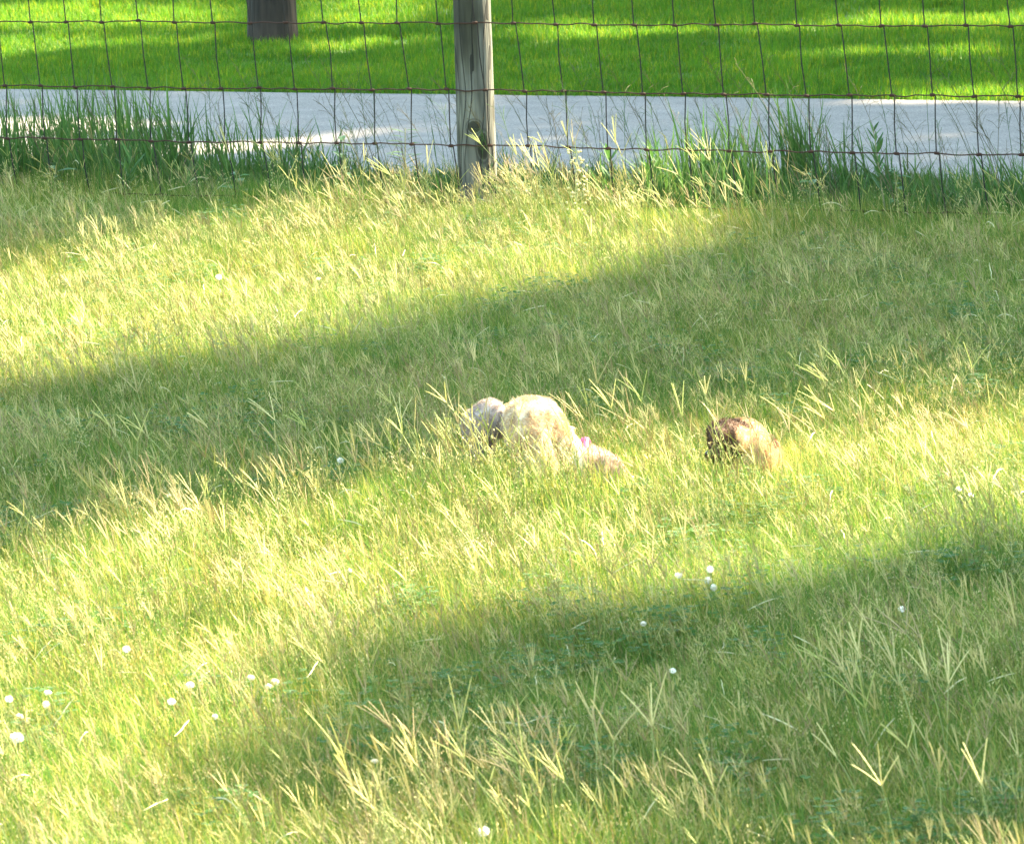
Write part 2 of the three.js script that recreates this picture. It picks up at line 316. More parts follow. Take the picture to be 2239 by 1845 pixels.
function fur(g, count, fn, length, lay) { // thin strands rooted on the skin
  const p = g.attributes.position, nn = g.attributes.normal, tris = p.count / 3, cum = new Float32Array(tris), sh = new Shape(); let total = 0;
  const a = V(), b = V(), c = V(), q = V(), nm = V();
  for (let i = 0; i < tris; i++) { a.fromBufferAttribute(p, i * 3); b.fromBufferAttribute(p, i * 3 + 1); c.fromBufferAttribute(p, i * 3 + 2); total += b.clone().sub(a).cross(c.clone().sub(a)).length(); cum[i] = total; }
  for (let k = 0; k < count; k++) {
    const t = rnd() * total; let lo = 0, hi = tris - 1; while (lo < hi) { const m = (lo + hi) >> 1; if (cum[m] < t) lo = m + 1; else hi = m; }
    let u = rnd(), v = rnd(); if (u + v > 1) { u = 1 - u; v = 1 - v; }
    q.set(0, 0, 0); a.fromBufferAttribute(p, lo * 3); b.fromBufferAttribute(p, lo * 3 + 1); c.fromBufferAttribute(p, lo * 3 + 2);
    q.addScaledVector(a, 1 - u - v).addScaledVector(b, u).addScaledVector(c, v); nm.fromBufferAttribute(nn, lo * 3);
    const L = length(q) * rr(0.6, 1.25), flow = lay(q, nm), clump = V(noise(q.x * 45, q.y * 45, q.z * 45), noise(q.x * 45 + 9, q.y * 45, q.z * 45), noise(q.x * 45, q.y * 45 + 9, q.z * 45)).multiplyScalar(0.9);
    const d1 = nm.clone().multiplyScalar(0.75).addScaledVector(flow, 0.7).add(clump).normalize(), d2 = nm.clone().multiplyScalar(0.2).addScaledVector(flow, 1).add(clump).add(V(0, -0.35, 0)).normalize();
    const m = q.clone().addScaledVector(d1, L * 0.5), e = m.clone().addScaledVector(d2, L * 0.5), side = d1.clone().cross(V(gauss(), gauss(), gauss())).normalize(), w = 0.0011, col = fn(q.x, q.y, q.z), f = rr(0.82, 1.12);
    sh.ribbon([q.clone().addScaledVector(nm, -0.002), m, e], [w, w * 0.8, 0], side, [col[0] * f, col[1] * f, col[2] * f]);
  }
  return sh.build();
}
const dogs = [];
{
  const furMat = new THREE.MeshPhysicalMaterial({ vertexColors: true, roughness: 0.8, transmission: 0.5, thickness: 0, side: THREE.DoubleSide, specularIntensity: 0.5 });
  const skinMat = std(rgb(1, 1, 1), 0.9, { vertexColors: true });
  // cream dog in a play bow, rump up, head down in the grass to the right
  {
    const base = fromPhoto(1166, 1118), legs = [];
    for (const s of [-1, 1]) {
      legs.push([-0.005, 0.23, s * 0.04, 0.06, 0.028, 0.135, s * 0.052, 0.04], [0.028, 0.135, s * 0.052, 0.036, -0.05, 0.075, s * 0.055, 0.021], [-0.05, 0.075, s * 0.055, 0.02, -0.03, 0.016, s * 0.055, 0.017], [-0.03, 0.016, s * 0.055, 0.017, 0.0, 0.012, s * 0.055, 0.014]);
      legs.push([0.135, 0.14, -0.05 + s * 0.045, 0.045, 0.105, 0.06, -0.05 + s * 0.055, 0.027], [0.105, 0.06, -0.05 + s * 0.055, 0.024, 0.2, 0.018, -0.05 + s * 0.05, 0.018], [0.2, 0.018, -0.05 + s * 0.05, 0.018, 0.228, 0.013, -0.05 + s * 0.05, 0.016]);
      legs.push([0.205, 0.132, -0.065 + s * 0.035, 0.02, 0.2, 0.082, -0.065 + s * 0.062, 0.015]); // ears
    }
    const bones = [[-0.008, 0.266, 0, 0.062, 0.018, 0.252, -0.015, 0.066], [0.018, 0.252, -0.015, 0.066, 0.075, 0.175, -0.03, 0.06], [0.075, 0.175, -0.03, 0.06, 0.128, 0.128, -0.05, 0.056], [0.128, 0.128, -0.05, 0.052, 0.175, 0.126, -0.06, 0.045],
      [0.175, 0.126, -0.06, 0.044, 0.215, 0.105, -0.068, 0.05], [0.215, 0.098, -0.068, 0.042, 0.268, 0.075, -0.08, 0.025], ...legs,
      [-0.045, 0.265, -0.03, 0.025, -0.10, 0.262, -0.055, 0.03], [-0.112, 0.276, -0.06, 0.046, -0.138, 0.252, -0.065, 0.048], [-0.138, 0.252, -0.065, 0.048, -0.15, 0.18, -0.065, 0.03]];
    const g = flesh(bones, [0.045, 0.17, -0.02, 0.28], 74, 0.028);
    const coat = (x, y, z) => { const n = 0.5 + 0.5 * noise(x * 16, y * 16, z * 16); if (x < -0.078 && y > 0.14) return [0.34 + 0.08 * n, 0.27 + 0.07 * n, 0.25 + 0.06 * n]; if (x > 0.15) return [0.40, 0.26, 0.20]; const w = Math.max(0, Math.min(1, 0.5 + 1.6 * noise(x * 30 + 4, y * 9, z * 30))); return [0.78 - 0.28 * w, 0.66 - 0.30 * w, 0.5 - 0.28 * w]; };
    paint(g, coat);
    const o = thing('dog', base, 'fluffy cream dog with a pink collar bowing with its rump up in the grass', 'dog'); o.scale.setScalar(0.88);
    mesh('body', g, skinMat, o);
    mesh('fur', fur(g, 48000, coat, (q) => q.x < -0.078 && q.y > 0.14 ? 0.02 : q.x > 0.115 || q.y < 0.09 ? 0.008 : 0.024, (q, n) => q.x < -0.078 && q.y > 0.14 ? V(-0.5, -0.7, 0) : V(0.5, -0.75, 0).addScaledVector(n, -V(0.5, -0.75, 0).dot(n))), furMat, o);
    const col = new THREE.TorusGeometry(0.0525, 0.007, 8, 40); col.scale(1, 1, 1.6);
    const c = mesh('collar', col, std(rgb(0.26, 0.008, 0.10), 0.6), o); c.position.set(0.158, 0.13, -0.052); c.rotation.set(0, Math.PI / 2 - 0.1, 0); c.rotation.z = 0.1; c.scale.setScalar(1.28);
    const eye = std(rgb(0.01, 0.008, 0.006), 0.15);
    for (const s of [-1, 1]) mesh('eye', new THREE.SphereGeometry(0.0065, 14, 10), eye, o).position.set(0.247, 0.113, -0.075 + s * 0.027);
    const ns = mesh('nose', new THREE.SphereGeometry(0.011, 16, 12), eye, o); ns.scale.set(0.8, 0.75, 1); ns.position.set(0.291, 0.075, -0.084);
    dogs.push(base);
  }
  // brown and tan dog lying low, facing the other one
  {
    const base = fromPhoto(1624, 1098), parts = [];
    for (const s of [-1, 1]) {
      parts.push([-0.045, 0.25, 0.05 + s * 0.04, 0.02, -0.078, 0.236, 0.055 + s * 0.06, 0.021], [-0.078, 0.236, 0.055 + s * 0.06, 0.021, -0.088, 0.18, 0.06 + s * 0.07, 0.015]); // folded ears
      parts.push([-0.01, 0.13, -0.02 + s * 0.05, 0.04, -0.02, 0.045, 0.0 + s * 0.06, 0.025], [-0.02, 0.045, 0.0 + s * 0.06, 0.022, -0.06, 0.02, 0.1 + s * 0.05, 0.018], [0.06, 0.1, -0.3 + s * 0.05, 0.06, 0.05, 0.04, -0.22 + s * 0.085, 0.035], [0.05, 0.04, -0.22 + s * 0.085, 0.03, 0.03, 0.018, -0.15 + s * 0.09, 0.018]);
    }
    const bones = [[-0.038, 0.212, 0.05, 0.055, -0.03, 0.214, 0.03, 0.052], [-0.045, 0.198, 0.06, 0.042, -0.09, 0.17, 0.09, 0.025], [-0.03, 0.205, 0.03, 0.05, 0.005, 0.185, -0.02, 0.075], [0.005, 0.185, -0.02, 0.075, 0.018, 0.145, -0.04, 0.08],
      [0.018, 0.14, -0.04, 0.08, 0.05, 0.105, -0.2, 0.08], [0.05, 0.105, -0.2, 0.08, 0.065, 0.1, -0.32, 0.078], [0.065, 0.13, -0.38, 0.025, 0.1, 0.06, -0.47, 0.013], ...parts];
    const g = flesh(bones, [0, 0.16, -0.17, 0.34], 84, 0.025);
    const coat = (x, y, z) => {
      const n = 0.5 + 0.5 * noise(x * 22, y * 22, z * 22), edge = x + 0.5 * (y - 0.2) * -1 + 0.07 * noise(x * 24, y * 24, z * 24);
      if (z > -0.005 && edge < -0.012 || x < -0.03 && y > 0.14) return [0.055 + 0.035 * n, 0.027 + 0.014 * n, 0.015 + 0.007 * n];
      if (y > 0.252 && x < 0.0 || z < -0.1 && y > 0.15) return [0.11 + 0.05 * n, 0.055 + 0.025 * n, 0.03];
      return [0.56 - 0.14 * n, 0.37 - 0.12 * n, 0.21 - 0.08 * n];
    };
    paint(g, coat);
    const o = thing('dog', base, 'small brown and tan dog lying low in the grass with its dark head up', 'dog'); o.scale.setScalar(0.8);
    mesh('body', g, skinMat, o);
    mesh('fur', fur(g, 36000, coat, (q) => q.z > 0.03 ? 0.009 : q.y < 0.07 ? 0.01 : 0.016, (q, n) => V(0.35, -0.75, -0.2).addScaledVector(n, -V(0.35, -0.75, -0.2).dot(n))), furMat, o);
    const eye = std(rgb(0.01, 0.008, 0.006), 0.15);
    for (const [x, y, z] of [[-0.088, 0.216, 0.052], [-0.055, 0.216, 0.098]]) mesh('eye', new THREE.SphereGeometry(0.007, 14, 10), eye, o).position.set(x, y, z);
    const ns = mesh('nose', new THREE.SphereGeometry(0.012, 16, 12), eye, o); ns.position.set(-0.11, 0.175, 0.105);
    dogs.push(base);
  }
}

// ---------------------------------------------------------------- grass
const lean0 = V(-0.28, 0, 0.03);                           // the wind has laid the field over to the left
function blade(sh, x, z, h, w, bend, azim, col, segs = 3) {
  const dir = V(Math.cos(azim) * bend, 0, Math.sin(azim) * bend).addScaledVector(lean0, 0.45), pts = [], ws = [];
  for (let i = 0; i <= segs; i++) { const t = i / segs; pts.push(V(x + dir.x * h * t * t, h * t * (1 - 0.22 * t * (dir.length())), z + dir.z * h * t * t)); ws.push(i === segs ? 0 : w * (1 - 0.55 * t)); }
  const a = azim + 1.57 + gauss() * 0.8; sh.ribbon(pts, ws, V(Math.cos(a), 0.15 * gauss(), Math.sin(a)), col);
}
const GREENS = [[0.10, 0.21, 0.028], [0.14, 0.24, 0.03], [0.075, 0.18, 0.033], [0.19, 0.26, 0.04]], STRAWS = [[0.46, 0.39, 0.10], [0.36, 0.35, 0.08], [0.54, 0.46, 0.17], [0.30, 0.22, 0.10]];
function tuft(n, r, h0, h1, w, straw, segs) {
  const sh = new Shape();
  for (let i = 0; i < n; i++) { const a = rnd() * 6.283, d = r * Math.sqrt(rnd()), s = rnd() < straw; const f = rr(0.8, 1.15), c = (s ? pick(STRAWS) : pick(GREENS)).map((q) => q * f); blade(sh, Math.cos(a) * d, Math.sin(a) * d, rr(h0, h1), w * rr(0.7, 1.2), Math.abs(gauss()) * 0.75 + 0.08, rnd() * 6.283, c, segs); }
  return sh.build();
}
function seedHead(sh, h, fingers, spread, len, col) { // thin stem that carries a few finger-like spikes
  const az = rnd() * 6.283, b = rr(0.02, 0.16), dir = V(Math.cos(az) * b, 0, Math.sin(az) * b).add(lean0.clone().multiplyScalar(rr(-0.3, 1.5))), pts = [];
  for (let i = 0; i <= 4; i++) { const t = i / 4; pts.push(V(dir.x * h * t * t, h * t, dir.z * h * t * t)); }
  sh.tube(pts, [0.0008, 0.0008, 0.0007, 0.0006, 0.0006], 3, col[0]);
  const top = pts[4], ax = pts[4].clone().sub(pts[3]).normalize();
  for (let k = 0; k < fingers; k++) {
    const a = k / fingers * 6.283 + gauss() * 0.5, out = V(Math.cos(a), 0, Math.sin(a)), l = len * rr(0.7, 1.2), s = spread * rr(0.5, 1.2);
    const d = ax.clone().multiplyScalar(Math.cos(s)).addScaledVector(out, Math.sin(s)).normalize(), q = [], w = [];
    for (let i = 0; i <= 4; i++) { const t = i / 4; q.push(top.clone().addScaledVector(d, l * t).add(V(0, -l * 0.12 * t * t, 0))); w.push([0.0005, 0.0008, 0.0008, 0.0007, 0.0003][i]); }
    sh.tube(q, w, 3, col[1]);
  }
}
const STEM = [[0.2, 0.27, 0.06], [0.27, 0.31, 0.09], [0.17, 0.24, 0.05]], SPIKE = [[0.44, 0.40, 0.13], [0.34, 0.36, 0.10], [0.52, 0.45, 0.2], [0.36, 0.31, 0.13], [0.30, 0.23, 0.11]];
const grassMat = new THREE.MeshPhysicalMaterial({ vertexColors: true, roughness: 0.8, transmission: 0.5, thickness: 0, side: THREE.DoubleSide, specularIntensity: 0.2 });
const stalkMat = new THREE.MeshPhysicalMaterial({ vertexColors: true, roughness: 0.65, transmission: 0.35, thickness: 0, side: THREE.DoubleSide, specularIntensity: 0.5 });

const nearDog = (x, z) => { // dogs press the grass down where they are
  const a = [x - dogs[0].x, z - dogs[0].z], b = [x - dogs[1].x, z - dogs[1].z];
  return (a[0] > -0.19 && a[0] < 0.28 && a[1] > -0.14 && a[1] < 0.075) || (a[0] > 0.10 && a[0] < 0.16 && a[1] >= 0.075 && a[1] < 0.17) || (b[0] > -0.1 && b[0] < 0.12 && b[1] > -0.42 && b[1] < 0.09);
};
const frontOfDog = (x, z) => { const c = (d, w) => Math.exp(-Math.pow((x - d.x - (w > 0.26 ? -0.03 : 0.0)) / w, 2) - Math.pow((z - d.z - 0.22) / 0.22, 2)); return Math.min(1, c(dogs[0], 0.3) + c(dogs[1], 0.24)); }; // the ranker patch they play in
function scatter(name, geos, material, count, sample, label, category) {
  // one object for grass that nobody could count
  const spots = geos.map(() => []);
  for (let i = 0; i < count; i++) { const s = sample(); if (s) spots[Math.floor(rnd() * geos.length)].push(s); }
  const M = new THREE.Matrix4(), Q = new THREE.Quaternion(), E = new THREE.Euler(), S = V(1, 1, 1), C = new THREE.Color();
  const o = new THREE.Group(); o.name = name; tag(o, label, category, undefined, 'stuff');
  geos.forEach((g, k) => {
    if (!spots[k].length) return;
    const im = new THREE.InstancedMesh(g, material, spots[k].length); im.name = category.replace(/ /g, '_') + '_patch'; im.userData.kind = 'stuff'; im.castShadow = im.receiveShadow = true;
    spots[k].forEach((s, i) => { E.set(s.tx ?? gauss() * 0.1, s.spin ?? gauss() * 0.9, s.tz ?? gauss() * 0.1); M.compose(s.p, Q.setFromEuler(E), S.set(s.w ?? s.s, s.s, s.w ?? s.s)); im.setMatrixAt(i, M); im.setColorAt(i, C.setRGB(...(s.c ?? [1, 1, 1]))); });
    o.add(im);
  });
  scene.add(o); return o;
}
const fieldSpot = (margin, vmax = 0.16, near = 7.6) => { // even over the field, a little wider than the view
  for (;;) { const z = -lerp(near, 22.5, rnd()), half = 0.097 * -z + margin, full = 0.097 * 22.5 + margin; if (rnd() > half / full) continue; const p = V(rr(-half, half), 0, z); if (acrossOf(p) > vmax) continue; return p; }
};
const tone = (p) => { // dry and green patches
  const n = fbm(p.x * 0.9 + 4, p.z * 0.7), m = fbm(p.x * 3.1, p.z * 3.1 + 8), dry = n * 0.8 + m * 0.5;
  const f = 1 + 0.28 * m; return [f * (1.04 + 0.5 * dry), f * (1.03 + 0.1 * dry), f * (0.95 + 0.35 * dry)];
};
const tall = (p) => { const v = acrossOf(p); return (0.88 + 0.75 * fbm(p.x * 1.3, p.z * 1.0 + 3)) * (v > -1.1 ? 1 + 0.5 * Math.min(1, (v + 1.1) / 0.8) * (0.7 + 0.6 * noise(p.x * 2, p.z * 2)) : 1); };
const tufts = [0, 1, 2, 3, 4].map((i) => tuft(300, 0.14, 0.03, 0.145, 0.0017, 0.14 + 0.05 * i, 3));
scatter('meadow_grass', tufts, grassMat, 7600, () => { const p = fieldSpot(1.1); let s = tall(p) * rr(0.8, 1.15); if (nearDog(p.x, p.z)) s *= 0.35; else s *= 1 + 0.45 * frontOfDog(p.x, p.z); return { p, s, w: rr(0.9, 1.25), c: tone(p) }; }, 'fine uncut meadow grass, green and straw coloured, covering the field', 'grass');
scatter('side_grass', tufts, grassMat, 3500, () => { const p = V(rr(-11, 11), 0, rr(-24, -3)); if (acrossOf(p) > 0.16 || Math.abs(p.x) < 0.097 * -p.z + 1.0 && p.z < -7.6) return null; return { p, s: tall(p), w: 1.7, c: tone(p) }; }, 'meadow grass to either side of the view', 'grass');

const stalkGeos = []; for (let i = 0; i < 10; i++) { const sh = new Shape(); for (let k = 0; k < 5; k++) { const s2 = new Shape(); const f = rr(0.85, 1.15); seedHead(s2, rr(0.08, 0.19), 1 + Math.floor(rnd() * 4), rr(0.15, 0.75), rr(0.022, 0.07), [pick(STEM).map((q) => q * f), pick(SPIKE).map((q) => q * f)]); const dx = gauss() * 0.06, dz = gauss() * 0.06; for (let j = 0; j < s2.p.length; j += 3) sh.p.push(s2.p[j] + dx, s2.p[j + 1], s2.p[j + 2] + dz); sh.c.push(...s2.c); }
  for (let k = 0; k < 3; k++) { // open sprays of small seeds
    const h = rr(0.08, 0.16), bx = gauss() * 0.06, bz = gauss() * 0.06, c0 = pick(STEM), c1 = pick(SPIKE), tx = bx - 0.2 * h + gauss() * 0.02; sh.tube([V(bx, 0, bz), V((bx + tx) / 2, h * 0.55, bz), V(tx, h, bz)], [0.0008, 0.0007, 0.0005], 3, c0);
    for (let i = 0; i < 20; i++) { const q = V(tx + gauss() * 0.022, h - 0.03 + rnd() * 0.05, bz + gauss() * 0.022), a = V(gauss(), 1 + gauss(), gauss()).normalize(), b = V(gauss(), gauss(), gauss()).cross(a).normalize(), f = rr(0.8, 1.2); sh.quad(q.clone().addScaledVector(a, -0.003), q.clone().addScaledVector(b, 0.0011), q.clone().addScaledVector(a, 0.003), q.clone().addScaledVector(b, -0.0011), c1.map((x) => x * f)); }
  }
  stalkGeos.push(sh.build()); }
scatter('seeding_grass', stalkGeos, stalkMat, 8200, () => { const p = fieldSpot(1.1); if (acrossOf(p) > -0.9 && (alongOf(p) > 0.85 || alongOf(p) < -0.5) && rnd() < 0.8) return null; let s = tall(p) * rr(0.8, 1.2); if (nearDog(p.x, p.z)) return null; s *= 1 + 0.4 * frontOfDog(p.x, p.z); return { p, s, c: tone(p).map((q) => 0.5 + 0.5 * q) }; }, 'thin seeding stems with finger-like spikes throughout the field grass', 'seeding grass');
// low clover leaves in patches
const cloverGeos = [0, 1].map(() => { const sh = new Shape(); for (let i = 0; i < 26; i++) { const c = pick([[0.045, 0.12, 0.014], [0.06, 0.14, 0.016], [0.05, 0.12, 0.02]]), o = V(gauss() * 0.07, rr(0.03, 0.1), gauss() * 0.07), t0 = rnd() * 6.3; for (let k = 0; k < 3; k++) { const a = t0 + k * 2.094, d = V(Math.cos(a), 0.15 + 0.25 * gauss(), Math.sin(a)), w = V(-Math.sin(a), 0.2 * gauss(), Math.cos(a)), l = rr(0.009, 0.014); sh.quad(o, o.clone().addScaledVector(d, l * 0.6).addScaledVector(w, l * 0.5), o.clone().addScaledVector(d, l), o.clone().addScaledVector(d, l * 0.6).addScaledVector(w, -l * 0.5), c); } } return sh.build(); });
scatter('clover_leaves', cloverGeos, grassMat, 3200, () => { const p = fieldSpot(0.9, -0.4); if (fbm(p.x * 1.6 + 40, p.z * 1.3) < 0.06 || nearDog(p.x, p.z)) return null; return { p, s: rr(0.8, 1.35), spin: rnd() * 6.3 }; }, 'small green clover leaves low among the grass', 'clover');
// dry broken stems lying across the top of the grass
const strawGeos = [0, 1, 2].map((i) => { const sh = new Shape(); const pts = []; for (let k = 0; k <= 5; k++) { const t = k / 5 - 0.5; pts.push(V(t * 0.07, 0.012 * (1 - 4 * t * t) * (i > 1 ? 1 : 0.15), 0.002 * gauss())); } sh.tube(pts, [0.0006, 0.0012, 0.0014, 0.0013, 0.0011, 0.0005], 4, [0.46, 0.41, 0.22]); return sh.build(); });
scatter('dry_grass', strawGeos, std(rgb(1, 1, 1), 0.5, { vertexColors: true }), 600, () => { const p = fieldSpot(1.0); p.y = 0.11 * tall(p) * rr(0.8, 1.2); return { p, s: rr(0.6, 1.3), spin: rnd() * 6.3, tz: gauss() * 0.9, tx: gauss() * 0.5 }; }, 'pale dry bits of stem caught across the top of the grass', 'dry grass');

// rank growth along the fence
const rank = [0, 1, 2, 3].map(() => { const sh = new Shape(); for (let i = 0; i < 22; i++) { const f = rr(0.7, 1.15), c = pick([[0.06, 0.14, 0.035], [0.075, 0.16, 0.03], [0.095, 0.17, 0.04]]).map((q) => q * f), a = rnd() * 6.283, d = 0.06 * Math.sqrt(rnd()); blade(sh, Math.cos(a) * d, Math.sin(a) * d, rr(0.12, 0.46), rr(0.004, 0.011), Math.abs(gauss()) * 0.5 + 0.05, rnd() * 6.283, c, 4); } return sh.build(); });
const rankDensity = (u) => 0.30 + 1.4 * noise(u * 1.7, 3.3) + (u < -1.2 ? 0.2 : 0) + (u > 1.0 ? -0.06 : 0);
scatter('roadside_grass', rank, grassMat, 1500, () => { const u = rr(-6, 6), v = rr(-0.02, roadNear - 0.03); const d = rankDensity(u); if (rnd() > d) return null; return { p: place(u, v), s: (u > 0.9 ? 0.72 : 1) * rr(0.4, 1.05) * (0.55 + 0.6 * d), w: rr(0.8, 1.3), spin: gauss() * 2 }; }, 'rank dark green grass standing along the fence line', 'grass');
const low = [0, 1, 2].map(() => { const sh = new Shape(); for (let i = 0; i < 46; i++) { const f = rr(0.7, 1.15), c = pick([[0.06, 0.14, 0.035], [0.075, 0.16, 0.03], [0.12, 0.17, 0.04]]).map((q) => q * f), a = rnd() * 6.283, d = 0.09 * Math.sqrt(rnd()); blade(sh, Math.cos(a) * d, Math.sin(a) * d, rr(0.04, 0.17), rr(0.004, 0.009), Math.abs(gauss()) * 0.8 + 0.05, rnd() * 6.283, c, 3); } return sh.build(); });
scatter('verge_grass', low, grassMat, 3200, () => ({ p: place(rr(-7, 7), rr(0.05, roadNear - 0.02)), s: rr(0.5, 1.05), spin: gauss() * 2 }), 'low thick green grass under the fence wires', 'grass');
// thin tall stems that stand through the wires
const wisps = [0, 1, 2, 3, 4, 5].map(() => { const sh = new Shape(); const c = pick([[0.06, 0.12, 0.035], [0.1, 0.11, 0.05], [0.13, 0.11, 0.06]]), h = rr(0.45, 0.8), d = V(-0.12 + 0.3 * gauss(), 0, 0.2 * gauss()), pts = []; for (let i = 0; i <= 5; i++) { const t = i / 5; pts.push(V(d.x * h * t * t, h * t, d.z * h * t * t)); } sh.tube(pts, [0.0016, 0.0015, 0.0013, 0.0011, 0.001, 0.0006], 3, c);
  for (let k = 0; k < 9; k++) { const t = 0.7 + 0.3 * rnd(), b = V(d.x * h * t * t, h * t, d.z * h * t * t), e = b.clone().add(V(gauss() * 0.05, 0.035 + gauss() * 0.02, gauss() * 0.05)); sh.tube([b, b.clone().lerp(e, 0.5).add(V(0, 0.006, 0)), e], [0.0006, 0.0007, 0.0009], 3, c.map((q) => q * 1.2)); }
  for (let k = 0; k < 2; k++) { const t = rr(0.2, 0.6), b = V(d.x * h * t * t, h * t, d.z * h * t * t), s = gauss() > 0 ? 1 : -1; sh.ribbon([b, b.clone().add(V(s * 0.05, 0.09, 0.02)), b.clone().add(V(s * 0.11, 0.12, 0.03))], [0.005, 0.006, 0], V(0, 0.2, 1), c); } return sh.build(); });
scatter('tall_stem_grass', wisps, grassMat, 420, () => ({ p: place(rr(-5, 5), rr(-0.25, roadNear - 0.05)), s: rr(0.6, 1.05), spin: gauss() }), 'thin tall grass stems standing up through the fence wires', 'grass');

// mown lawn beyond the road
const mown = [0, 1, 2].map(() => { const sh = new Shape(); for (let i = 0; i < 60; i++) { const f = rr(0.75, 1.2), c = pick([[0.085, 0.21, 0.010], [0.11, 0.23, 0.010], [0.065, 0.18, 0.014], [0.09, 0.20, 0.012], [0.24, 0.28, 0.014]]).map((q) => q * f), a = rnd() * 6.283, d = 0.1 * Math.sqrt(rnd()); blade(sh, Math.cos(a) * d, Math.sin(a) * d, rr(0.025, 0.075), rr(0.004, 0.006), Math.abs(gauss()) * 0.8, rnd() * 6.283, c, 2); } return sh.build(); });
scatter('lawn_grass', mown, grassMat, 21000, () => { const v = lerp(roadFar + 0.05, 19, Math.pow(rnd(), 1.3)), u = rr(-9.5, 8), p = place(u, v); const n = fbm(p.x * 1.2, p.z * 0.8) + 0.5 * fbm(p.x * 4, p.z * 3 + 7), f = 1 + 0.45 * n; return { p, s: rr(0.75, 1.3) * (1 + 0.5 * n), w: rr(0.9, 1.3), spin: rnd() * 6.3, c: [f * (1 + 0.3 * n), f, f * 0.95] }; }, 'short mown lawn grass beyond the road', 'grass');

// ---------------------------------------------------------------- single seed stalks that stand clear of the field
{
  const stemM = std(rgb(0.30, 0.32, 0.11), 0.6), spikeMs = SPIKE.map((c) => leafMat(rgb(...c.map((q) => q * 1.15)), 0.2, { roughness: 0.6 }));
  const stalk = (foot, h, leanX, leanZ, n, spread, len, label, group) => {
    const o = thing('seed_stalk', foot, label, 'grass stalk', group), st = new Shape(), pts = [];
    for (let i = 0; i <= 6; i++) { const t = i / 6; pts.push(V(leanX * h * t * t, h * t * (1 - 0.1 * Math.abs(leanX) * t), leanZ * h * t * t)); }
    st.tube(pts, [0.0011, 0.0011, 0.001, 0.001, 0.0009, 0.0008, 0.0007], 5); mesh('stem', st.build(), stemM, o);
    const top = pts[6], ax = pts[6].clone().sub(pts[5]).normalize(), sm = pick(spikeMs);
    for (let k = 0; k < n; k++) {
      const a = (k / n) * 6.283 + gauss() * 0.4, s = spread * rr(0.45, 1.15), d = ax.clone().multiplyScalar(Math.cos(s)).add(V(Math.cos(a), 0, Math.sin(a) * 0.7).multiplyScalar(Math.sin(s))).normalize(), l = len * rr(0.75, 1.2), f = new Shape(), q = [], w = [];
      for (let i = 0; i <= 12; i++) { const t = i / 12; q.push(top.clone().addScaledVector(d, l * t).add(V(0, -l * 0.14 * t * t, 0))); w.push((i === 0 ? 0.0007 : i === 12 ? 0.0004 : (i % 2 ? 0.0016 : 0.0011)) * (1 - 0.3 * t)); }
      f.tube(q, w, 4); mesh('spike', f.build(), sm, o);
    }
  };
  const zones = [ // [how many, px0, px1, py0, py1 of the foot, height range, label, group]
    [40, 1130, 1700, 505, 590, 0.18, 0.38, 'straw coloured seed stalk in the sunlit bunch right of the fence post', 'seed stalks right of the post'],
    [26, 560, 1010, 505, 620, 0.15, 0.30, 'pale seed stalk leaning left in the sunlit grass left of the fence post', 'seed stalks left of the post'],
    [14, 300, 980, 1010, 1160, 0.14, 0.22, 'seed stalk at the edge of the shade left of the cream dog', 'seed stalks left of the dog'],
    [12, 1300, 1560, 1000, 1090, 0.15, 0.22, 'sunlit seed stalk standing between the two dogs', 'seed stalks between the dogs'],
    [14, 1720, 2200, 960, 1120, 0.15, 0.22, 'sunlit seed stalk right of the brown dog', 'seed stalks right of the dog'],
    [22, 760, 2200, 1800, 1960, 0.14, 0.22, 'long thin seed stalk along the front edge of the grass', 'seed stalks at the front edge'],
    [10, 1850, 2150, 1560, 1760, 0.15, 0.24, 'pale seed stalk in the shaded grass at the lower right', 'seed stalks in the lower right shade'],
    [5, 985, 1240, 1125, 1180, 0.10, 0.15, 'seed stalk crossing in front of the cream dog', 'seed stalks before the cream dog'],
  ];
  for (const [n, x0, x1, y0, y1, h0, h1, label, group] of zones) for (let i = 0; i < n; i++) stalk(fromPhoto(rr(x0, x1), rr(y0, y1)), rr(h0, h1), -rr(-0.05, 0.55), 0.15 * gauss(), 2 + Math.floor(rnd() * 3), rr(0.2, 0.6), rr(0.06, 0.12), label, group);
}

